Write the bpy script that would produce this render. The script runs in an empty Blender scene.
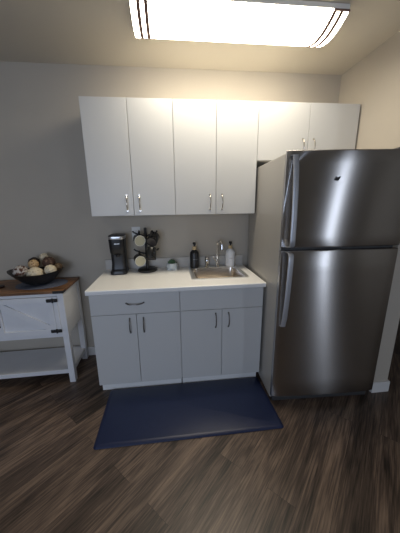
import bpy, bmesh, math, random
from mathutils import Vector, Matrix
PI = math.pi
random.seed(7)
S = bpy.context.scene
COL = S.collection

# ------------------------------------------------------------------ camera
CAM = (0.7588, -2.378, 1.4863)
yaw, pitch, roll, fpx = -0.1021, -0.2389, -0.0159, 244.0879
F = Vector((-math.sin(yaw)*math.cos(pitch), math.cos(yaw)*math.cos(pitch), math.sin(pitch)))
R0 = Vector((math.cos(yaw), math.sin(yaw), 0)); U0 = R0.cross(F)
Rv = math.cos(roll)*R0 + math.sin(roll)*U0
Uv = math.cos(roll)*U0 - math.sin(roll)*R0
cd = bpy.data.cameras.new('camera'); cam = bpy.data.objects.new('camera', cd); COL.objects.link(cam)
M = Matrix((Rv, Uv, -F)).transposed().to_4x4(); M.translation = CAM
cam.matrix_world = M
cd.sensor_fit = 'HORIZONTAL'; cd.sensor_width = 36; cd.lens = fpx/400*36
cd.shift_x = 5.3121/400; cd.shift_y = 0.252/400; cd.clip_start = 0.05
S.camera = cam

# ------------------------------------------------------------------ light and exposure
S.view_settings.view_transform = 'Standard'; S.view_settings.look = 'None'
S.view_settings.gamma = 1; S.view_settings.use_curve_mapping = False
S.view_settings.exposure = 0.0
W = bpy.data.worlds.new('world'); S.world = W; W.use_nodes = True
W.node_tree.nodes['Background'].inputs[0].default_value = (0.55, 0.7, 1, 1)
W.node_tree.nodes['Background'].inputs[1].default_value = 1.0
FIXTURE = 16.5                      # emission of the kitchen ceiling light
def area(name, loc, rot, sx, sy, power, col):
    l = bpy.data.lights.new(name, 'AREA'); l.shape = 'RECTANGLE'; l.size = sx; l.size_y = sy
    l.energy = power; l.color = col
    o = bpy.data.objects.new(name, l); COL.objects.link(o); o.location = loc; o.rotation_euler = rot
    return o
# daylight through the wide rear window; the narrow one is added for the streak
area('rear_light', (-0.4, -4.93, 1.35), (PI/2, 0, 0), 2.0, 1.5, 40, (0.66, 0.78, 1.0))
area('rear_light', (3.86, -4.93, 1.35), (PI/2, 0, 0), 0.15, 2.1, 11, (0.80, 0.88, 1.0))

# ------------------------------------------------------------------ materials
def nm(name):
    m = bpy.data.materials.new(name); m.use_nodes = True
    return m, m.node_tree, m.node_tree.nodes['Principled BSDF']
def N(t, k, **kw):
    n = t.nodes.new(k)
    for a, v in kw.items(): setattr(n, a, v)
    return n
def mat(name, col, rough=0.5, metal=0.0, bump=0.0, bscale=200, var=0.0, vscale=6, coat=0.0, spec=None):
    m, t, b = nm(name)
    b.inputs['Base Color'].default_value = (*col, 1); b.inputs['Roughness'].default_value = rough
    b.inputs['Metallic'].default_value = metal
    if coat: b.inputs['Coat Weight'].default_value = coat
    if spec is not None: b.inputs['Specular IOR Level'].default_value = spec
    tc = N(t, 'ShaderNodeTexCoord')
    if var:
        n = N(t, 'ShaderNodeTexNoise'); n.inputs['Scale'].default_value = vscale; n.inputs['Detail'].default_value = 5
        t.links.new(tc.outputs['Object'], n.inputs['Vector'])
        r = N(t, 'ShaderNodeValToRGB')
        r.color_ramp.elements[0].position = .3; r.color_ramp.elements[1].position = .7
        r.color_ramp.elements[0].color = (*[c*(1-var) for c in col], 1)
        r.color_ramp.elements[1].color = (*[min(1, c*(1+var)) for c in col], 1)
        t.links.new(n.outputs[0], r.inputs[0]); t.links.new(r.outputs[0], b.inputs['Base Color'])
    if bump:
        n = N(t, 'ShaderNodeTexNoise'); n.inputs['Scale'].default_value = bscale
        t.links.new(tc.outputs['Object'], n.inputs['Vector'])
        bp = N(t, 'ShaderNodeBump'); bp.inputs['Strength'].default_value = bump; bp.inputs['Distance'].default_value = .002
        t.links.new(n.outputs[0], bp.inputs['Height']); t.links.new(bp.outputs[0], b.inputs['Normal'])
    return m
M_wall = mat('wall_paint', (.48, .435, .37), .75, bump=.25, bscale=90, var=.02, vscale=3)
M_ceil = mat('ceiling_paint', (.64, .59, .50), .85, bump=.3, bscale=120)
M_trim = mat('trim_paint', (.72, .71, .69), .45, bump=.05)
M_cab = mat('cabinet_laminate', (.60, .60, .59), .38, bump=.05, bscale=300)
M_cabin = mat('cabinet_carcass', (.78, .77, .74), .5, bump=.05)
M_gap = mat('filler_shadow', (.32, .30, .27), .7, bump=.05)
M_counter = mat('counter_laminate', (.86, .855, .84), .32, var=.01, vscale=60)
M_splash = mat('splash_laminate', (.55, .52, .475), .4, var=.02, vscale=60)  # darker and more beige than the worktop laminate
M_pewter = mat('pewter', (.22, .21, .20), .32, 1.0, var=.05)
M_nickel = mat('satin_nickel', (.62, .58, .52), .25, 1.0, var=.04)
M_chrome = mat('chrome', (.78, .78, .78), .10, 1.0, var=.02)
M_sink = mat('sink_steel', (.72, .66, .59), .26, 1.0, var=.04, vscale=30)
M_rim = mat('polished_rim', (.80, .80, .79), .3, .85, var=.03)
M_kick = mat('toe_kick_white', (.86, .86, .85), .4, bump=.05)
M_black = mat('black_plastic', (.012, .012, .014), .35, var=.1)
M_blackm = mat('black_metal', (.014, .013, .013), .42, var=.1)
M_silver = mat('silver_band', (.6, .6, .6), .3, .9, var=.03)
M_mat = mat('navy_foam', (.010, .018, .060), .42, bump=.2, bscale=160, var=.06, vscale=40)
M_console = mat('painted_white_wood', (.74, .75, .78), .5, bump=.12, bscale=60, var=.03)
M_placemat = mat('slate_placemat', (.12, .14, .20), .6, bump=.3, bscale=300)
M_bowl = mat('dark_bowl', (.018, .017, .016), .3, bump=.3, bscale=80, var=.2)
M_cream = mat('cream_glaze', (.58, .53, .36), .4, var=.03)
M_mugrim = mat('cream_rim', (.84, .82, .72), .3, var=.02)
M_mugblack = mat('black_glaze', (.02, .02, .02), .25, var=.1)
M_green = mat('succulent_green', (.06, .13, .06), .5, var=.3, vscale=60)
M_pot = mat('planter_ceramic', (.62, .67, .68), .35, var=.05)
M_soil = mat('soil', (.03, .02, .015), .9, bump=.5)
M_btlk = mat('black_bottle', (.013, .013, .015), .35, var=.1)
M_btlw = mat('white_bottle', (.86, .87, .88), .35, var=.02)
M_bamboo = mat('bamboo_collar', (.58, .44, .25), .45, var=.15, vscale=90)
M_label = mat('label_grey', (.30, .30, .31), .6, var=.03)
M_outlet = mat('outlet_plastic', (.66, .66, .64), .35, var=.01)
M_slot = mat('outlet_slot', (.02, .02, .02), .6, var=.05)
M_fside = mat('fridge_side_paint', (.40, .38, .35), .38, .15, bump=.35, bscale=260)
M_fgrey = mat('fridge_grey_plastic', (.05, .05, .052), .5, var=.05)
M_band = mat('fixture_band', (.20, .11, .09), .6, var=.1)
M_fixw = mat('fixture_white', (.80, .79, .76), .5, var=.02)
M_coaster = mat('dark_red_wood', (.035, .012, .010), .45, var=.3, vscale=30)
M_glass_frame = M_trim

def emis(name, col, st):
    m, t, b = nm(name)
    b.inputs['Base Color'].default_value = (.9, .88, .84, 1)
    b.inputs['Emission Color'].default_value = (*col, 1); b.inputs['Emission Strength'].default_value = st
    n = N(t, 'ShaderNodeTexNoise'); n.inputs['Scale'].default_value = 400
    bp = N(t, 'ShaderNodeBump'); bp.inputs['Strength'].default_value = .05
    t.links.new(n.outputs[0], bp.inputs['Height']); t.links.new(bp.outputs[0], b.inputs['Normal'])
    return m
M_diff = emis('diffuser_glow', (1.0, .905, .735), FIXTURE)

def steel():
    m, t, b = nm('brushed_stainless')
    b.inputs['Metallic'].default_value = 1; b.inputs['Roughness'].default_value = .27
    b.inputs['Anisotropic'].default_value = 1.0; b.inputs['Anisotropic Rotation'].default_value = .25
    tan = N(t, 'ShaderNodeTangent'); tan.direction_type = 'RADIAL'; tan.axis = 'Z'
    t.links.new(tan.outputs[0], b.inputs['Tangent'])
    tc = N(t, 'ShaderNodeTexCoord'); mp = N(t, 'ShaderNodeMapping'); mp.inputs['Scale'].default_value = (2, 2, 900)
    n = N(t, 'ShaderNodeTexNoise'); n.inputs['Scale'].default_value = 1; n.inputs['Detail'].default_value = 3
    t.links.new(tc.outputs['Object'], mp.inputs[0]); t.links.new(mp.outputs[0], n.inputs['Vector'])
    r = N(t, 'ShaderNodeValToRGB')
    r.color_ramp.elements[0].color = (.41, .40, .40, 1); r.color_ramp.elements[1].color = (.49, .48, .48, 1)
    t.links.new(n.outputs[0], r.inputs[0]); t.links.new(r.outputs[0], b.inputs['Base Color'])
    return m
M_steel = steel()
M_handle = mat('handle_steel', (.50, .51, .54), .42, .6, var=.03)

def wood_floor():
    m, t, b = nm('dark_wood_planks')
    L = t.links.new
    tc = N(t, 'ShaderNodeTexCoord'); mp = N(t, 'ShaderNodeMapping')
    mp.inputs['Rotation'].default_value = (0, 0, -PI/4)
    mp.inputs['Location'].default_value = (.13, .05, 0)
    L(tc.outputs['Object'], mp.inputs[0])
    br = N(t, 'ShaderNodeTexBrick'); br.offset = .37; br.offset_frequency = 2
    br.inputs['Color1'].default_value = (0, 0, 0, 1); br.inputs['Color2'].default_value = (1, 1, 1, 1)
    br.inputs['Mortar'].default_value = (.5, .5, .5, 1)
    br.inputs['Scale'].default_value = 1; br.inputs['Mortar Size'].default_value = .0007
    br.inputs['Mortar Smooth'].default_value = .2
    br.inputs['Brick Width'].default_value = 1.22; br.inputs['Row Height'].default_value = .152
    L(mp.outputs[0], br.inputs['Vector'])
    # each plank has its own stretch of grain
    off = N(t, 'ShaderNodeVectorMath', operation='SCALE'); off.inputs['Scale'].default_value = 17.0
    L(br.outputs['Color'], off.inputs[0])
    add = N(t, 'ShaderNodeVectorMath', operation='ADD'); L(mp.outputs[0], add.inputs[0]); L(off.outputs[0], add.inputs[1])
    m2 = N(t, 'ShaderNodeMapping'); m2.inputs['Scale'].default_value = (.9, 5.5, 1); L(add.outputs[0], m2.inputs[0])
    g = N(t, 'ShaderNodeTexNoise'); g.inputs['Scale'].default_value = 1.3; g.inputs['Detail'].default_value = 8
    g.inputs['Roughness'].default_value = .62; g.inputs['Distortion'].default_value = 1.0
    L(m2.outputs[0], g.inputs['Vector'])
    m3 = N(t, 'ShaderNodeMapping'); m3.inputs['Scale'].default_value = (4, 90, 1); L(add.outputs[0], m3.inputs[0])
    g2 = N(t, 'ShaderNodeTexNoise'); g2.inputs['Scale'].default_value = 1.5; g2.inputs['Detail'].default_value = 4
    L(m3.outputs[0], g2.inputs['Vector'])
    r = N(t, 'ShaderNodeValToRGB'); e = r.color_ramp.elements
    e[0].position = .38; e[0].color = (.024, .017, .012, 1)
    e[1].position = .64; e[1].color = (.250, .175, .125, 1)
    k = e.new(.5); k.color = (.100, .068, .050, 1)
    mx = N(t, 'ShaderNodeMix'); mx.data_type = 'FLOAT'; mx.inputs[0].default_value = .42
    L(g.outputs[0], mx.inputs[2]); L(g2.outputs[0], mx.inputs[3]); L(mx.outputs[0], r.inputs[0])
    # knots
    m4 = N(t, 'ShaderNodeMapping'); m4.inputs['Scale'].default_value = (2.2, 6, 1); L(add.outputs[0], m4.inputs[0])
    vo = N(t, 'ShaderNodeTexVoronoi'); vo.inputs['Scale'].default_value = 1.1; L(m4.outputs[0], vo.inputs['Vector'])
    kr = N(t, 'ShaderNodeMapRange'); kr.inputs[1].default_value = .03; kr.inputs[2].default_value = .17
    kr.inputs[3].default_value = .38; kr.inputs[4].default_value = 1
    L(vo.outputs['Distance'], kr.inputs[0])
    pv = N(t, 'ShaderNodeMapRange'); pv.inputs[3].default_value = .88; pv.inputs[4].default_value = 1.12
    L(br.outputs['Color'], pv.inputs[0])
    mu = N(t, 'ShaderNodeMath', operation='MULTIPLY'); L(kr.outputs[0], mu.inputs[0]); L(pv.outputs[0], mu.inputs[1])
    sc = N(t, 'ShaderNodeVectorMath', operation='SCALE'); L(r.outputs[0], sc.inputs[0]); L(mu.outputs[0], sc.inputs['Scale'])
    mo = N(t, 'ShaderNodeMix'); mo.data_type = 'RGBA'; L(br.outputs['Fac'], mo.inputs[0]); L(sc.outputs[0], mo.inputs[6])
    mo.inputs[7].default_value = (.008, .006, .005, 1)
    L(mo.outputs[2], b.inputs['Base Color'])
    b.inputs['Roughness'].default_value = .42
    bp = N(t, 'ShaderNodeBump'); bp.inputs['Strength'].default_value = .25; bp.inputs['Distance'].default_value = .003
    L(g.outputs[0], bp.inputs['Height']); L(bp.outputs[0], b.inputs['Normal'])
    return m
M_floor = wood_floor()
def rustic():
    m, t, b = nm('rustic_wood_top'); L = t.links.new
    tc = N(t, 'ShaderNodeTexCoord'); mp = N(t, 'ShaderNodeMapping'); mp.inputs['Scale'].default_value = (2.5, 26, 26)
    L(tc.outputs['Object'], mp.inputs[0])
    n = N(t, 'ShaderNodeTexNoise'); n.inputs['Scale'].default_value = 1.2; n.inputs['Detail'].default_value = 7; L(mp.outputs[0], n.inputs['Vector'])
    r = N(t, 'ShaderNodeValToRGB'); e = r.color_ramp.elements
    e[0].position = .3; e[0].color = (.07, .032, .015, 1); e[1].position = .75; e[1].color = (.34, .17, .078, 1)
    L(n.outputs[0], r.inputs[0]); L(r.outputs[0], b.inputs['Base Color']); b.inputs['Roughness'].default_value = .45
    return m
M_rustic = rustic()
def speckle(name, a, c, sc=60, thr=.55):
    m, t, b = nm(name); L = t.links.new
    tc = N(t, 'ShaderNodeTexCoord')
    n = N(t, 'ShaderNodeTexNoise'); n.inputs['Scale'].default_value = sc; n.inputs['Detail'].default_value = 3
    L(tc.outputs['Object'], n.inputs['Vector'])
    r = N(t, 'ShaderNodeValToRGB'); e = r.color_ramp.elements
    e[0].position = thr-.05; e[0].color = (*a, 1); e[1].position = thr+.05; e[1].color = (*c, 1)
    L(n.outputs[0], r.inputs[0]); L(r.outputs[0], b.inputs['Base Color']); b.inputs['Roughness'].default_value = .8
    bp = N(t, 'ShaderNodeBump'); bp.inputs['Strength'].default_value = .6; bp.inputs['Distance'].default_value = .004
    L(n.outputs[0], bp.inputs['Height']); L(bp.outputs[0], b.inputs['Normal'])
    return m

# ------------------------------------------------------------------ mesh helpers
def box(bm, x0, x1, y0, y1, z0, z1, bev=0.0, seg=2):
    vs = [bm.verts.new((x, y, z)) for x in (x0, x1) for y in (y0, y1) for z in (z0, z1)]
    fs = [(0, 1, 3, 2), (4, 6, 7, 5), (0, 4, 5, 1), (2, 3, 7, 6), (0, 2, 6, 4), (1, 5, 7, 3)]
    faces = [bm.faces.new([vs[i] for i in f]) for f in fs]
    if bev:
        es = list({e for f in faces for e in f.edges})
        bmesh.ops.bevel(bm, geom=es, offset=bev, segments=seg, profile=.5, affect='EDGES')
def slab(bm, poly, y0, y1):
    """polygon in x,z extruded from y0 to y1"""
    a = [bm.verts.new((x, y0, z)) for x, z in poly]; c = [bm.verts.new((x, y1, z)) for x, z in poly]
    bm.faces.new(a); bm.faces.new(c[::-1])
    for i in range(len(poly)):
        j = (i+1) % len(poly); bm.faces.new((a[j], a[i], c[i], c[j]))
def lathe(bm, prof, c=(0, 0, 0), seg=32, mtx=None, sx=1, sy=1):
    rings = []
    for r, z in prof:
        ring = []
        for k in range(seg):
            a = 2*PI*k/seg
            p = Vector((r*math.cos(a)*sx, r*math.sin(a)*sy, z))
            if mtx: p = mtx @ p
            ring.append(bm.verts.new(p+Vector(c)))
        rings.append(ring)
    for i in range(len(rings)-1):
        for k in range(seg):
            j = (k+1) % seg
            bm.faces.new((rings[i][k], rings[i][j], rings[i+1][j], rings[i+1][k]))
    if prof[0][0] > 1e-6: bm.faces.new(rings[0][::-1])
    if prof[-1][0] > 1e-6: bm.faces.new(rings[-1])
def tube(bm, pts, r, seg=10, flat=None):
    """tube along points; r number or list; flat=(a,b) for an elliptical section"""
    pts = [Vector(p) for p in pts]; n = len(pts); rr = r if isinstance(r, (list, tuple)) else [r]*n
    rings = []; up = None
    for i in range(n):
        d = (pts[min(i+1, n-1)]-pts[max(i-1, 0)]).normalized()
        if up is None:
            up = Vector((0, 0, 1)) if abs(d.z) < .9 else Vector((1, 0, 0))
        s = d.cross(up).normalized(); u = s.cross(d).normalized(); up = u
        fa, fb = flat if flat else (1, 1)
        rings.append([bm.verts.new(pts[i]+rr[i]*(math.cos(2*PI*k/seg)*s*fa+math.sin(2*PI*k/seg)*u*fb)) for k in range(seg)])
    for i in range(n-1):
        for k in range(seg):
            j = (k+1) % seg
            bm.faces.new((rings[i][k], rings[i][j], rings[i+1][j], rings[i+1][k]))
    bm.faces.new(rings[0][::-1]); bm.faces.new(rings[-1])
def part(name, build, m, parent=None, smooth=False, kind=None, loc=None):
    bm = bmesh.new(); build(bm)
    bmesh.ops.recalc_face_normals(bm, faces=bm.faces)
    me = bpy.data.meshes.new(name); bm.to_mesh(me); bm.free()
    me.materials.append(m)
    if smooth:
        for p in me.polygons: p.use_smooth = True
        try: me.set_sharp_from_angle(angle=math.radians(40))
        except Exception: pass
    o = bpy.data.objects.new(name, me); COL.objects.link(o)
    if parent: o.parent = parent
    if kind: o['kind'] = kind
    if loc: o.location = loc
    return o
def thing(name, label, cat, loc=(0, 0, 0), rz=0, group=None):
    o = bpy.data.objects.new(name, None); COL.objects.link(o); o.location = loc; o.rotation_euler = (0, 0, rz)
    o.empty_display_size = .05
    o['label'] = label; o['category'] = cat
    if group: o['group'] = group
    return o
def tag(o, label, cat, group=None):
    o['label'] = label; o['category'] = cat
    if group: o['group'] = group
    return o
def struct(name, build, m, **k): return part(name, build, m, kind='structure', **k)
def dup(root, loc, label, rz=None):
    r = root.copy(); COL.objects.link(r); r.location = loc; r['label'] = label
    if rz is not None: r.rotation_euler = (0, 0, rz)
    def rec(src, dst):
        for ch in list(src.children):
            c = ch.copy(); COL.objects.link(c); c.parent = dst; rec(ch, c)
    rec(root, r)
    return r

# ------------------------------------------------------------------ the room
XL, XR, YB, H = -2.6, 4.8, -5.0, 2.617
RX, SX = 2.352, 2.475          # kitchen face and far face of the stub wall beside the fridge
WY = -.842
struct('floor', lambda b: box(b, XL-.1, XR+.1, YB-.1, 1.6, -.05, 0), M_floor)
struct('ceiling', lambda b: box(b, XL-.1, XR+.1, YB-.1, 1.6, H, H+.08), M_ceil)
struct('wall_back', lambda b: box(b, XL, RX, 0, .12, 0, H), M_wall)
struct('wall_left', lambda b: box(b, XL-.1, XL, YB, .12, 0, H), M_wall)
struct('wall_right', lambda b: box(b, RX, SX, WY, 1.5, 0, H), M_wall)
struct('wall_hall', lambda b: box(b, SX, XR, 1.5, 1.6, 0, H), M_wall)
struct('wall_side', lambda b: box(b, XR, XR+.1, YB, 1.6, 0, H), M_wall)
def rear(b):
    w = [(-1.45, .65, .55, 2.15), (3.70, 4.02, .25, 2.45)]
    box(b, XL, w[0][0], YB-.1, YB, 0, H); box(b, w[0][1], w[1][0], YB-.1, YB, 0, H); box(b, w[1][1], XR, YB-.1, YB, 0, H)
    for x0, x1, z0, z1 in w:
        box(b, x0, x1, YB-.1, YB, 0, z0); box(b, x0, x1, YB-.1, YB, z1, H)
struct('wall_rear', rear, M_wall)
def frame(b, x0, x1, z0, z1):
    box(b, x0, x0+.04, YB-.09, YB+.01, z0, z1); box(b, x1-.04, x1, YB-.09, YB+.01, z0, z1)
    box(b, x0+.04, x1-.04, YB-.09, YB+.01, z0, z0+.04); box(b, x0+.04, x1-.04, YB-.09, YB+.01, z1-.04, z1)
struct('window_1', lambda b: frame(b, -1.45, .65, .55, 2.15), M_trim)
struct('added_streak_window', lambda b: frame(b, 3.70, 4.02, .25, 2.45), M_trim)  # unseen narrow window, added around the light for the fridge streak
struct('baseboard_back', lambda b: box(b, XL, .155, -.014, 0, 0, .095, .003), M_trim)
struct('baseboard_left', lambda b: box(b, XL, XL+.014, YB, -.015, 0, .095, .003), M_trim)
def bbr(b):
    box(b, RX-.012, SX+.014, WY-.014, WY, 0, .095, .003)
    box(b, RX-.012, RX, WY, -.002, 0, .095)
    box(b, SX, SX+.014, WY, 1.49, 0, .095)
struct('baseboard_right', bbr, M_trim)

# ------------------------------------------------------------------ cabinets
def pull_v(b, x, y, z0, z1, out=.030, r=.0045):
    """arched bar pull, upright, on a door whose face is at y"""
    pts = []
    for i in range(13):
        t = i/12; pts.append((x, y-out*math.sin(PI*t)**.45, z0+(z1-z0)*t))
    tube(b, pts, r, 8)
    for z in (z0, z1): lathe(b, [(.007, 0), (.007, .004)], (x, y, z), 12, Matrix.Rotation(PI/2, 3, 'X'))
def pull_h(b, x0, x1, y, z, out=.030, r=.0045):
    pts = []
    for i in range(13):
        t = i/12; pts.append((x0+(x1-x0)*t, y-out*math.sin(PI*t)**.45, z-.006*math.sin(PI*t)))
    tube(b, pts, r, 8)
    for x in (x0, x1): lathe(b, [(.007, 0), (.007, .004)], (x, y, z), 12, Matrix.Rotation(PI/2, 3, 'X'))
G = .0016
def door(root, x0, x1, yf, z0, z1, hx, hz0, hz1, hm, name='door'):
    d = part(name, lambda b: box(b, x0+G, x1-G, yf, yf+.018, z0+G, z1-G, .0018), M_cab, root)
    part('handle', lambda b: pull_v(b, hx, yf, hz0, hz1), hm, d, True)
    return d
def carcass(root, w, yf, yb, z0, z1, shelf=None, top=True, name='body'):
    def f(b):
        t = .016
        box(b, 0, t, yf, yb, z0, z1); box(b, w-t, w, yf, yb, z0, z1)
        box(b, t, w-t, yf, yb, z0, z0+t); box(b, t, w-t, yb-.006, yb, z0+t, z1)
        if top: box(b, t, w-t, yf, yb-.006, z1-t, z1)
    return part(name, f, M_cabin, root)
# base units
BL, BR, BM = .150, 1.4845, .8205
CT = .9128
def base_unit(x0, x1, label, drawer):
    w = x1-x0
    r = thing('base_cabinet', label, 'cabinet', (x0, 0, 0), 0, 'base cabinets under the countertop')
    carcass(r, w, -.594, -.003, .097, CT-.038, top=False)
    part('toe_kick', lambda b: box(b, .004, w-.004, -.549, -.533, 0, .097), M_kick, r)
    yf = -.6142; h = w/2
    if drawer:
        d = part('drawer', lambda b: box(b, G, w-G, yf, yf+.018, .7027+G, .873, .0018), M_cab, r)
        part('handle', lambda b: pull_h(b, h-.068, h+.062, yf, .793), M_pewter, d, True)
    else:
        part('false_front', lambda b: box(b, G, w-G, yf, yf+.018, .7027+G, .873, .0018), M_cab, r)
    door(r, 0, h, yf, .097, .7027, h-.052, .55, .668, M_pewter)
    door(r, h, w, yf, .097, .7027, h+.052, .55, .668, M_pewter)
base_unit(BL, BM, 'white base cabinet with one handled drawer above two doors, below the coffee maker', True)
base_unit(BM, BR, 'white base cabinet with plain panel above two doors, below the sink', False)
# wall units
UX, UW, UY = .1494, .3359, -.3125
Z0, Z1 = 1.4273, 2.276
def wall_unit(x0, w, z0, z1, label, hz0, hz1, hoff):
    r = thing('wall_cabinet', label, 'cabinet', (x0, 0, 0), 0, 'wall cabinets in a row')
    carcass(r, w, UY+.019, -.003, z0, z1)
    door(r, 0, w/2, UY, z0, z1, w/2-hoff, hz0, hz1, M_nickel)
    door(r, w/2, w, UY, z0, z1, w/2+hoff, hz0, hz1, M_nickel)
    return r
wall_unit(UX, 2*UW, Z0, Z1, 'tall white two-door wall cabinet, leftmost of the row above the coffee maker', 1.468, 1.586, .050)
wall_unit(UX+2*UW, 2*UW, Z0, Z1, 'tall white two-door wall cabinet above the sink', 1.468, 1.586, .050)
X4 = UX+4*UW
r = wall_unit(X4, 2.337-X4, 1.848, Z1, 'short white two-door wall cabinet above the refrigerator', 1.895, 2.010, .046)
part('filler_strip', lambda b: box(b, 2.3375-X4, RX-.0005-X4, UY+.03, UY+.046, 1.848, Z1), M_gap, r)

# ------------------------------------------------------------------ countertop with sink opening
CL, CR, CY = .1415, 1.4880, -.6492
HX0, HX1, HY0, HY1 = .945, 1.400, -.479, -.062
ct = thing('countertop', 'cream laminate countertop over the white base cabinets', 'countertop', (0, 0, 0))
def counter(b):
    xs = [CL, HX0, HX1, CR]; ys = [CY, HY0, HY1, -.021]
    V = {(i, j, k): b.verts.new((xs[i], ys[j], z)) for i in range(4) for j in range(4) for k, z in enumerate((CT-.036, CT))}
    for i in range(3):
        for j in range(3):
            if (i, j) == (1, 1): continue
            for k in (0, 1): b.faces.new([V[i, j, k], V[i+1, j, k], V[i+1, j+1, k], V[i, j+1, k]])
    def side(a, c): b.faces.new([V[(*a, 0)], V[(*c, 0)], V[(*c, 1)], V[(*a, 1)]])
    for i in range(3):
        side((i, 0), (i+1, 0)); side((i, 3), (i+1, 3)); side((0, i), (0, i+1)); side((3, i), (3, i+1))
    side((1, 1), (2, 1)); side((1, 2), (2, 2)); side((1, 1), (1, 2)); side((2, 1), (2, 2))
    bmesh.ops.recalc_face_normals(b, faces=b.faces)
    es = [e for e in b.edges if all(abs(v.co.y-CY) < 1e-5 for v in e.verts) and abs(e.verts[0].co.z-e.verts[1].co.z) < 1e-5]
    bmesh.ops.bevel(b, geom=es, offset=.008, segments=4, profile=.5, affect='EDGES')
part('worktop', counter, M_counter, ct)
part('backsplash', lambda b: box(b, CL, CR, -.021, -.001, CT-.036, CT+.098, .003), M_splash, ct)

# sink
sk = thing('kitchen_sink', 'small square stainless steel sink set into the countertop', 'sink', (1.172, -.266, CT))
def rrect(hw, hd, r, n=6):
    p = []
    for cx, cy, a0 in ((hw-r, hd-r, 0), (-hw+r, hd-r, PI/2), (-hw+r, -hd+r, PI), (hw-r, -hd+r, 3*PI/2)):
        for i in range(n+1):
            a = a0+PI/2*i/n; p.append((cx+r*math.cos(a), cy+r*math.sin(a)))
    return p
def loft(b, rings, cap=True):
    R = [[b.verts.new(p) for p in r] for r in rings]
    for i in range(len(R)-1):
        n = len(R[i])
        for k in range(n):
            j = (k+1) % n; b.faces.new((R[i][k], R[i][j], R[i+1][j], R[i+1][k]))
    if cap: b.faces.new(R[-1])
BC = -.022          # bowl sits nearer the front than the rim: a faucet deck is left behind it
def ring(hw, hd, r, z, dy=0): return [(x, y+dy, z) for x, y in rrect(hw, hd, r)]
def rim(b):
    loft(b, [ring(.243, .218, .03, .0005), ring(.243, .218, .03, .005), ring(.237, .212, .027, .008), ring(.209, .186, .045, .007, BC-.004), ring(.204, .181, .045, .000, BC-.004)], False)
part('rim', rim, M_rim, sk, True)
def bowl(b):
    c = BC-.004
    loft(b, [ring(.204, .181, .045, .000, c), ring(.200, .177, .045, -.02, c), ring(.194, .170, .05, -.135, c), ring(.172, .148, .05, -.155, c), ring(.04, .04, .038, -.160, c)])
part('basin', bowl, M_sink, sk, True)
def drain(b):
    lathe(b, [(.0, .003), (.02, .002), (.036, .004), (.042, .002), (.042, -.001)], (0, BC-.008, -.158), 24)
part('drain', drain, M_chrome, sk, True)

# faucet
fz = CT+.007
fa = thing('faucet', 'tall chrome gooseneck faucet behind the sink, beside the white soap bottle', 'faucet', (1.216, -.085, fz))
part('base', lambda b: lathe(b, [(.024, 0), (.024, .008), (.015, .016), (.013, .05)], (0, 0, 0), 20), M_chrome, fa, True)
def goose(b):
    pts = [(0, 0, .04), (0, 0, .12), (0, 0, .215)]
    for i in range(1, 12):
        a = PI*i/11*1.02; rr = .036
        d = rr*(1-math.cos(a)); pts.append((d*.42, -d*.90, .215+rr*math.sin(a)))
    pts.append((.031, -.066, .200))
    tube(b, pts, .011, 12)
part('spout', goose, M_chrome, fa, True)
part('spray_head', lambda b: tube(b, [(.031, -.066, .218), (.031, -.066, .190), (.031, -.067, .170)], [.013, .017, .016], 14), M_chrome, fa, True)
part('lever', lambda b: tube(b, [(-.012, 0, .055), (-.030, -.006, .075), (-.046, -.012, .105)], [.006, .005, .006], 10), M_chrome, fa, True)
sp = thing('side_sprayer', 'short chrome fitting with a knobbed top between black bottle and tall faucet', 'sink fitting', (1.114, -.088, fz)); sp.scale = (1.25, 1.25, 1.2)
part('base', lambda b: lathe(b, [(.022, 0), (.022, .008), (.014, .014), (.014, .030)], (0, 0, 0), 20), M_chrome, sp, True)
part('head', lambda b: lathe(b, [(.012, .028), (.017, .040), (.018, .058), (.013, .068), (.016, .075), (.010, .086), (0, .088)], (0, 0, 0), 20), M_chrome, sp, True)

# ------------------------------------------------------------------ pump bottles
def bottle(loc, m, label, lm):
    r = thing('soap_bottle', label, 'soap bottle', loc, .15); r.scale = (1.1, 1.1, 1)
    part('bottle', lambda b: lathe(b, [(.036, 0), (.040, .004), (.040, .135), (.036, .152), (.024, .166), (.015, .172), (.015, .176)], (0, 0, 0), 28), m, r, True)
    c = part('collar', lambda b: lathe(b, [(.017, .174), (.018, .176), (.018, .202), (.015, .205)], (0, 0, 0), 24), M_bamboo, r, True)
    def pump(b):
        lathe(b, [(.006, .204), (.006, .222), (.013, .224), (.014, .240), (.010, .243)], (0, 0, 0), 16)
        tube(b, [(0, 0, .234), (-.002, -.028, .235), (-.003, -.042, .226)], [.006, .005, .004], 10)
    part('pump', pump, M_black, r, True)
    def lab(b):
        n = 10; a0, a1 = -PI/2-.55, -PI/2+.55
        o = [(.0405*math.cos(a0+(a1-a0)*i/n), .0405*math.sin(a0+(a1-a0)*i/n)) for i in range(n+1)]
        for i in range(n):
            b.faces.new([b.verts.new((*o[i], .085)), b.verts.new((*o[i+1], .085)), b.verts.new((*o[i+1], .088)), b.verts.new((*o[i], .088))])
    part('label', lab, lm, r, True)
bottle((.992, -.088, fz), M_btlk, 'black pump bottle with a wood collar behind the sink', M_label)
bottle((1.342, -.088, fz), M_btlw, 'white pump bottle with a wood collar behind the sink', M_label)

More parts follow.
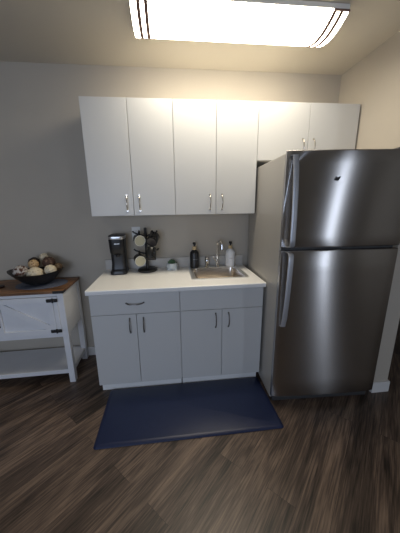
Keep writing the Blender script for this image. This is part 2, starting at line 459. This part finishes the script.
# ------------------------------------------------------------------ coffee maker
k = thing('coffee_maker', 'slim black pod coffee maker with a silver band at the top', 'coffee maker', (.295, -.128, CT+.0004), .06); k.scale = (1.12, .85, 1)
K = [(.068, 0), (.070, .012)]
def srect(w, f, bk, r=.03): return [(x, y+(bk+f)/2) for x, y in rrect(w, (bk-f)/2, r)]
def R3(w, f, bk, z, r=.035): return [(x, y, z) for x, y in srect(w, f, bk, r)]
part('base', lambda b: loft(b, [R3(.060, -.118, .115, 0), R3(.064, -.124, .118, .004), R3(.064, -.124, .118, .026), R3(.060, -.120, .115, .034)]), M_black, k, True)
part('column', lambda b: loft(b, [R3(.061, -.060, .113, .030, .03), R3(.056, -.050, .112, .10, .03), R3(.058, -.060, .112, .20, .03)]), M_black, k, True)
part('brew_head', lambda b: loft(b, [R3(.054, -.075, .110, .175), R3(.057, -.098, .112, .200), R3(.059, -.106, .113, .255), R3(.060, -.110, .114, .314)]), M_black, k, True)
part('silver_band', lambda b: loft(b, [R3(.061, -.112, .115, .314), R3(.062, -.113, .116, .316), R3(.062, -.113, .116, .337), R3(.061, -.112, .115, .339)]), M_silver, k, True)
part('lid', lambda b: loft(b, [R3(.060, -.110, .114, .339), R3(.060, -.110, .114, .344), R3(.054, -.102, .108, .348), R3(.03, -.06, .07, .349)]), M_black, k, True)
part('emblem_strip', lambda b: box(b, -.018, .024, -.1105, -.106, .272, .278, .001), M_silver, k)
part('drip_tray', lambda b: box(b, -.040, .040, -.112, -.065, .034, .038, .001), M_blackm, k)
part('spout', lambda b: lathe(b, [(.014, .158), (.018, .178)], (0, -.078, 0), 18), M_black, k, True)

# ------------------------------------------------------------------ mug tree
TX, TY = .545, -.115
tr = thing('mug_tree', 'black metal mug tree stand holding four mugs beside the coffee maker', 'mug stand', (TX, TY, CT+.0003))
part('base', lambda b: lathe(b, [(.084, 0), (.088, .004), (.088, .018), (.078, .026), (.015, .026)], (0, 0, 0), 36), M_blackm, tr, True)
part('pole', lambda b: lathe(b, [(.015, .022), (.013, .10), (.013, .375), (.014, .385), (.014, .398), (.008, .403)], (0, 0, 0), 18), M_blackm, tr, True)
arms = [(PI+.15, .330), (-.25, .330), (-PI/2, .315), (PI-.05, .165), (.0, .165), (-PI/2+.35, .150)]
def arm(a, z):
    c, s = math.cos(a), math.sin(a)
    return lambda b: tube(b, [(0.008*c, 0.008*s, z), (.05*c, .05*s, z+.010), (.10*c, .10*s, z+.030), (.112*c, .112*s, z+.044)], [.0075, .007, .007, .0085], 10)
for a, z in arms: part('arm', arm(a, z), M_blackm, tr, True)
def mug(loc, eul, label, outer, inner, rimm, interior='interior'):
    """mug with its axis along local +Y towards the base: the mouth faces local -Y"""
    r = thing('mug', label, 'mug', loc); r.rotation_euler = eul; r.scale = (1.1, 1.1, 1.1)
    MX = Matrix.Rotation(PI/2, 3, 'X')
    # profile z=0 mouth ... z=-h bottom; rotated so that the mouth looks to -Y
    part('cup', lambda b: lathe(b, [(.0405, 0), (.0425, .0), (.0435, -.004), (.0430, -.085), (.036, -.094), (.0, -.094)], (0, 0, 0), 32, MX), outer, r, True)
    part('rim', lambda b: lathe(b, [(.0438, -.006), (.0440, .0), (.0425, .003), (.0395, .002), (.0385, -.003)], (0, 0, 0), 32, MX), rimm, r, True)
    part(interior, lambda b: lathe(b, [(.0390, .0005), (.0385, .0003), (.038, -.02), (.037, -.08), (.030, -.087), (0, -.088)], (0, 0, 0), 32, MX), inner, r, True)
    def hd(b):
        pts = []
        for i in range(11):
            a = PI*i/10; pts.append((0, .047-.028*math.cos(a), .042+.030*math.sin(a)))
        tube(b, pts, .0055, 10, (1.3, .9))
    part('handle', hd, outer, r, True)
    return r
G1 = None
mug((TX-.044, TY-.070, CT+.292), (.10, .05, .28), 'dark mug with cream inside facing out, upper left on mug tree', M_mugblack, M_cream, M_mugrim)
mug((TX-.052, TY-.072, CT+.108), (.10, .05, .28), 'dark mug with cream inside facing out, lower left on mug tree', M_mugblack, M_cream, M_mugrim)
M_mugin = mat('grey_glaze', (.07, .06, .055), .3, var=.05)
mug((TX+.058, TY-.085, CT+.280), (.50, 0, -.30), 'black mug with dark inside, upper right on the mug tree', M_mugblack, M_mugin, M_mugblack)
mug((TX+.042, TY-.112, CT+.136), (1.25, .25, .4), 'black mug tipped mouth down, lower right on the mug tree', M_mugblack, M_mugin, M_mugblack)

# ------------------------------------------------------------------ planter
pl = thing('potted_succulent', 'tiny green succulent in a small white ceramic pot by backsplash', 'potted plant', (.775, -.100, CT+.0004))
part('pot', lambda b: lathe(b, [(.018, 0), (.026, .002), (.033, .014), (.036, .030), (.034, .046), (.029, .056), (.026, .056), (.028, .046), (0, .046)], (0, 0, 0), 28), M_pot, pl, True)
for a in (.6, PI-.6, PI+.7, -.7):
    part('foot', lambda b, a=a: lathe(b, [(.010, 0), (.012, .004), (.011, .016), (.004, .022)], (.027*math.cos(a), .027*math.sin(a), 0), 12), M_pot, pl, True)
part('soil', lambda b: lathe(b, [(.027, .046), (.024, .050), (0, .051)], (0, 0, 0), 20), M_soil, pl, True)
def leaves(b):
    for kk in range(16):
        a = kk*2.399; t = kk/16; out = .026*(1-t)+.006; h = .058+.030*t
        tube(b, [(out*.3*math.cos(a), out*.3*math.sin(a), .048), (out*.8*math.cos(a), out*.8*math.sin(a), h-.008), (out*math.cos(a), out*math.sin(a), h+.006)], [.004, .0065, .0012], 7)
part('leaves', leaves, M_green, pl, True)
pl.scale = (1.5, 1.35, 1.1)

# ------------------------------------------------------------------ wall outlet
ou = thing('wall_outlet', 'white electrical outlet plate on the wall behind the mug tree', 'outlet', (.449, -.001, 1.253))
part('plate', lambda b: box(b, -.040, .040, -.006, 0, -.062, .062, .002), M_outlet, ou)
for z in (-.022, .022):
    s = part('socket', lambda b, z=z: box(b, -.017, .017, -.009, -.006, z-.015, z+.015, .0015), M_outlet, ou)
    def sl(b, z=z):
        box(b, -.008, -.006, -.0096, -.009, z-.003, z+.008); box(b, .006, .008, -.0096, -.009, z-.003, z+.008)
        box(b, -.0025, .0025, -.0096, -.009, z-.010, z-.006)
    part('slots', sl, M_slot, s)

# ------------------------------------------------------------------ refrigerator
FW = .806
fr = thing('refrigerator', 'tall stainless steel top-freezer refrigerator with grey side panels', 'refrigerator', (1.4855, -.885, 0), -.0405)
part('body', lambda b: box(b, 0.002, FW-.002, .056, .805, .035, 1.800, .006), M_fside, fr)
def fdoor(z0, z1, c0, c1, thick=.047):
    def f(b):
        n = 24
        def prof(z):
            c = c0+(c1-c0)*(z-z0)/(z1-z0); o = []
            for i in range(n+1):
                t = -1+2*i/n
                o.append((FW/2*(1+t), .010*(t*t-2*c*t)+(.006*max(0, (abs(t)-.97)/.03)**2)))
            return o
        lv = []
        for dz, ins in ((0, .006), (.003, .002), (.008, 0)):
            lv.append((z0+dz, ins))
        for q in range(1, 8): lv.append((z0+.008+(z1-z0-.016)*q/8, 0))
        for dz, ins in ((.008, 0), (.003, .002), (0, .006)):
            lv.append((z1-dz, ins))
        R = []
        for z, ins in lv:
            R.append([b.verts.new((x, y+ins, z)) for x, y in prof(z)]+[b.verts.new((FW, thick, z)), b.verts.new((0, thick, z))])
        for i in range(len(R)-1):
            m_ = len(R[i])
            for q in range(m_):
                j = (q+1) % m_; b.faces.new((R[i][q], R[i][j], R[i+1][j], R[i+1][q]))
        b.faces.new(R[0][::-1]); b.faces.new(R[-1])
    return f
fd = part('freezer_door', fdoor(1.218, 1.811, .26, .88), M_steel, fr, True)
rd = part('refrigerator_door', fdoor(.072, 1.200, -.04, .12), M_steel, fr, True)
part('gasket', lambda b: box(b, .012, FW-.012, .047, .056, .080, 1.800), M_fgrey, fr)
part('base_grille', lambda b: box(b, .02, FW-.02, .050, .075, .004, .070, .003), M_fgrey, fr)
for xx in (.05, FW-.05):
    part('foot', lambda b, xx=xx: lathe(b, [(.02, 0), (.02, .01), (.01, .012), (.01, .036)], (xx, .12, 0), 14), M_fgrey, fr, True)
    part('rear_roller', lambda b, xx=xx: lathe(b, [(.018, -.012), (.018, .012)], (xx, .70, .018), 16, Matrix.Rotation(PI/2, 3, 'Y')), M_fgrey, fr, True)
def fhandle(zs):
    """flat bowed bar: list of (z, stand-off, x shift)"""
    def f(b):
        R = []
        for z, off, xs in zs:
            x0, x1, y0, y1 = .018+xs, .050+xs, -off-.011, -off+.004
            R.append([b.verts.new(p) for p in ((x0, y0+.003, z), (x0+.004, y0, z), (x1-.004, y0, z), (x1, y0+.003, z), (x1-.002, y1, z), (x0+.002, y1, z))])
        for i in range(len(R)-1):
            for q in range(6):
                j = (q+1) % 6; b.faces.new((R[i][q], R[i][j], R[i+1][j], R[i+1][q]))
        b.faces.new(R[0][::-1]); b.faces.new(R[-1])
    return f
def smoothz(a): return a
part('handle', fhandle([(1.782, -.030, 0), (1.778, .010, 0), (1.70, .030, 0), (1.55, .046, 0), (1.40, .054, 0), (1.28, .056, 0), (1.245, .054, 0), (1.232, .040, 0), (1.228, -.020, 0)]), M_handle, fd, True)
part('handle', fhandle([(1.196, -.018, 0), (1.192, .040, 0), (1.178, .054, 0), (1.14, .056, 0), (1.02, .052, 0), (.87, .042, 0), (.74, .028, 0), (.672, .010, 0), (.668, -.018, 0)]), M_handle, rd, True)
part('hinge_cover', lambda b: box(b, FW-.11, FW-.01, .02, .12, 1.8115, 1.826, .004), M_fgrey, fr)
# dark magnet on the freezer door
def magnet(b):
    poly = [(-.022, -.004), (-.010, -.013), (.004, -.015), (.012, -.004), (.020, .010), (.018, .016), (.004, .008), (-.003, .004), (-.010, .016), (-.014, .004)]
    slab(b, poly, 0, .005)
mg = part('magnet', magnet, M_blackm, loc=(1.801, -.8995, 1.644)); mg.rotation_euler = (0, 0, -.055); mg.scale = (.85, 1, .85)
tag(mg, 'small black irregular magnet on the stainless freezer door', 'magnet')

# ------------------------------------------------------------------ kitchen mat
def kmat(b):
    hw, hd = .637, .2625
    loft(b, [ring(hw-.004, hd-.004, .02, 0), ring(hw, hd, .02, .003), ring(hw-.004, hd-.004, .02, .008), ring(hw-.022, hd-.022, .015, .016)])
    b.faces.new([v for v in list(b.verts)[:28]][::-1])
km = part('kitchen_mat', kmat, M_mat, smooth=True, loc=(.858, -.822, 0.0005)); km.rotation_euler = (0, 0, .006)
tag(km, 'navy blue cushioned mat on the wood floor before the base cabinets', 'mat')

# ------------------------------------------------------------------ console table
CW, CD, CH = 1.06, .394, .856
cs = thing('console_table', 'white farmhouse console cabinet with rustic wood top and black hinges', 'console table', (-.115, -.412, 0), .02)
# local: x from -CW to 0, y from 0 (front) to CD
part('top', lambda b: box(b, -CW-.012, .008, -.012, CD, CH-.024, CH, .003), M_rustic, cs)
LW = .048
for x0 in (-CW, -LW):
    for y0 in (0.0, CD-LW-.005):
        part('leg', lambda b, x0=x0, y0=y0: box(b, x0, x0+LW, y0, y0+LW, 0, CH-.024, .002), M_console, cs)
def cbody(b):
    t = .016
    box(b, -CW+LW, -LW, .010, CD-.010, .455, .475); box(b, -CW+LW, -LW, CD-.025, CD-.010, .475, CH-.024)
    box(b, -CW+LW, -LW, 0.002, .03, CH-.050, CH-.024); box(b, -CW+LW, -LW, .002, .03, .445, .475)
    box(b, -CW/2-.012, -CW/2+.012, .004, .34, .475, CH-.05)
part('body', cbody, M_console, cs)
for x0 in (-CW+.006, -.022):
    part('side_panel', lambda b, x0=x0: box(b, x0, x0+.016, LW, CD-LW-.005, .455, CH-.024), M_console, cs)
part('shelf', lambda b: box(b, -CW+.010, -.010, .006, CD-.008, .088, .126, .003), M_console, cs)
def cdoor(x0, x1, flip):
    z0, z1 = .478, .804; st = .045
    def fr_(b):
        box(b, x0, x0+st, -.012, .006, z0, z1, .0015); box(b, x1-st, x1, -.012, .006, z0, z1, .0015)
        box(b, x0+st, x1-st, -.012, .006, z0, z0+st, .0015); box(b, x0+st, x1-st, -.012, .006, z1-st, z1, .0015)
        box(b, x0+st, x1-st, .004, .008, z0+st, z1-st)
        a = (x0+st, z1-st) if not flip else (x1-st, z1-st); c = (x1-st, z0+st) if not flip else (x0+st, z0+st)
        w = .034; s = 1 if not flip else -1
        slab(b, [(a[0], a[1]-w), (a[0], a[1]), (a[0]+s*w, a[1]), (c[0], c[1]+w), (c[0], c[1]), (c[0]-s*w, c[1])], -.010, .004)
    d = part('door', fr_, M_console, cs)
    hx = x0+.022 if not flip else x1-.022
    part('handle', lambda b: pull_v(b, hx, -.012, .575, .69, .026, .006), M_blackm, d, True)
    ex = x1 if not flip else x0; s = 1 if not flip else -1
    for zz in (z0+.030, z1-.028):
        def hg(b, zz=zz):
            xs = sorted((ex-s*.045, ex+s*.040)); box(b, xs[0], xs[1], -.018, -.012, zz-.014, zz+.014, .005)
            tube(b, [(ex+s*.002, -.017, zz-.018), (ex+s*.002, -.017, zz+.018)], .006, 8)
        part('hinge', hg, M_blackm, d)
cdoor(-CW/2+.003, -LW-.034, False)
cdoor(-CW+LW+.034, -CW/2-.003, True)
for x0 in (-LW-.032, -CW+LW):
    part('stile', lambda b, x0=x0: box(b, x0, x0+.032, -.010, .012, .478, .804, .001), M_console, cs)
def corner(b):
    box(b, -.070, .009, -.0150, -.012, CH-.024, CH-.001, .001)
    box(b, .008, .0105, -.013, .04, CH-.023, CH-.004, .001)
part('corner_bracket', corner, M_blackm, cs)

# things on the console
BX, BY, BZ = -.386, -.215, CH
pm = part('placemat', lambda b: lathe(b, [(.185, 0), (.187, .002), (.185, .004), (0, .004)], (0, 0, 0), 56, None, 1.1, .82), M_placemat, loc=(BX+.03, BY, BZ+.0006))
tag(pm, 'round slate blue placemat under the dark bowl on the console', 'placemat')
BR_ = .205
def rb(a, r): return r*(1+.07*abs(math.cos(a))**6)
def bowlb(b):
    seg = 56; prof = []
    outer = [(.055, 0.0), (.075, .004), (.12, .032), (.165, .074), (.207, .120)]
    inner = [(.201, .120), (.160, .080), (.115, .039), (.07, .012), (.0, .010)]
    R = []
    for r_, z_ in outer+inner:
        ringv = []
        for q in range(seg):
            a = 2*PI*q/seg; tt = (r_/.205)
            rr = rb(a, r_) if tt > .5 else r_
            ringv.append(b.verts.new((rr*math.cos(a), rr*math.sin(a)*.80, z_+(.020*abs(math.cos(a))**4-.008)*tt**3)))
        R.append(ringv)
    for i in range(len(R)-1):
        for q in range(seg):
            j = (q+1) % seg; b.faces.new((R[i][q], R[i][j], R[i+1][j], R[i+1][q]))
    b.faces.new(R[0][::-1])
bo = part('decorative_bowl', bowlb, M_bowl, smooth=True, loc=(BX, BY, BZ+.0052))
tag(bo, 'wide dark bowl filled with decorative balls on the console', 'bowl')
bmesh_sp = {}
def ball(dx, dy, dz, r, m, label, rough=.06):
    def f(b):
        bmesh.ops.create_icosphere(b, subdivisions=4, radius=r)
        ph = random.random()*10
        for v in b.verts:
            p = v.co/r
            v.co *= 1+rough*(.5*math.sin(7*p.x+ph)*math.sin(6*p.y+ph)+.4*math.sin(11*p.z+9*p.x+ph))
    o = part('decorative_ball', f, m, smooth=True, loc=(BX+dx, BY+dy, BZ+.0052+dz))
    o.rotation_euler = (random.random()*3, random.random()*3, random.random()*3)
    tag(o, label, 'decorative ball', 'decorative balls in the dark bowl')
m_sp = speckle('speckled_white', (.50, .46, .42), (.10, .045, .03), 45, .52)
m_cr = speckle('cream_fibre', (.66, .58, .43), (.30, .20, .10), 70, .64)
m_or = speckle('pale_orange_fibre', (.55, .38, .20), (.25, .13, .06), 60, .60)
m_br = speckle('brown_bark', (.070, .036, .024), (.20, .12, .08), 50, .58)
m_dk = speckle('dark_bark', (.020, .013, .010), (.07, .04, .03), 50, .6)
m_tn = speckle('tan_weave', (.20, .13, .065), (.08, .045, .02), 60, .55)
# bottom layer rests on the bowl, top layer rests on it
ball(-.100, -.048, .122, .056, m_sp, 'white speckled brown ball at the left end of the bowl')
ball(-.082, .044, .084, .042, m_br, 'mottled brown ball at the back left, behind the speckled one')
ball(.018, -.062, .098, .064, m_cr, 'large cream ball at the front centre of the bowl')
ball(.130, -.034, .125, .047, m_cr, 'cream ball at the front right, next to the tan ball')
ball(.167, .034, .139, .033, m_tn, 'small tan woven ball at the right end of the bowl')
ball(-.060, .098, .168, .048, m_dk, 'near-black ball on top at the back left of the heap')
ball(.022, .056, .072, .046, m_tn, 'tan ball deep in the middle of the bowl')
ball(-.022, .014, .172, .040, m_or, 'pale orange ball perched above the large cream ball')
ball(.080, .064, .172, .052, m_br, 'brown ball on top of the heap, right of centre')
ball(.018, .118, .212, .034, m_cr, 'small cream ball peeking over the back of the heap')
co = part('coaster', lambda b: lathe(b, [(.048, 0), (.052, .003), (.052, .010), (.048, .013), (0, .012)], (0, 0, 0), 36), M_coaster, smooth=True, loc=(-.690, -.27, CH+.0005))
tag(co, 'round dark red wooden coaster left of the bowl on the console', 'coaster')

# ------------------------------------------------------------------ ceiling light
LX0, LX1, LY0, LY1 = .597, 1.855, -.755, -.415
lt = thing('ceiling_light', 'long white rectangular fluorescent ceiling light with dark end bands', 'ceiling light', ((LX0+LX1)/2, (LY0+LY1)/2, H))
hl, hw = (LX1-LX0)/2, (LY1-LY0)/2
part('housing', lambda b: box(b, -hl, hl, -hw, hw, -.030, -.001, .003), M_fixw, lt)
DEP = .055
def arc(n=20, e=0.0, dep=DEP):
    return [(-hw+2*hw*i/n, -.030-e-dep*(1-abs(-1+2*i/n)**2)) for i in range(n+1)]
def lens(b):
    P = arc()
    A = [b.verts.new((-hl, y, z)) for y, z in P]; C_ = [b.verts.new((hl, y, z)) for y, z in P]
    for i in range(len(P)-1): b.faces.new((A[i], A[i+1], C_[i+1], C_[i]))
part('diffuser', lens, M_diff, lt, True)
for s in (-1, 1):
    def cap(b, s=s):
        P = arc(dep=DEP-.0015); x0, x1 = sorted((s*hl, s*(hl-.002)))
        A = [b.verts.new((x0, y, z)) for y, z in P]; C_ = [b.verts.new((x1, y, z)) for y, z in P]
        b.faces.new(A); b.faces.new(C_[::-1])
        for i in range(len(P)-1): b.faces.new((A[i], A[i+1], C_[i+1], C_[i]))
    part('end_cap', cap, M_fixw, lt)
def band(x, w):
    def f(b):
        P = arc(20, .002, dep=DEP+.001); Q = arc(20, -.002, dep=DEP-.001)
        for xa, xb in ((x, x+w),):
            V = [[b.verts.new((xx, y*1.004, z)) for y, z in PP] for xx in (xa, xb) for PP in (P, Q)]
            a, aq, c, cq = V
            n = len(P)
            for i in range(n-1):
                b.faces.new((a[i], a[i+1], c[i+1], c[i])); b.faces.new((aq[i], cq[i], cq[i+1], aq[i+1]))
                b.faces.new((a[i], aq[i], aq[i+1], a[i+1])); b.faces.new((c[i], c[i+1], cq[i+1], cq[i]))
            b.faces.new((a[0], c[0], cq[0], aq[0])); b.faces.new((a[-1], aq[-1], cq[-1], c[-1]))
    return f
for s in (-1, 1):
    for off in (.043, .085):
        x = s*(hl-off); part('trim_band', band(x-.010, .020), M_band, lt, True)
    xa, xb = sorted((s*hl, s*(hl-.086)))
    part('end_rail', lambda b, xa=xa, xb=xb: box(b, xa, xb, -hw-.004, -hw+.002, -.040, -.030), M_band, lt)
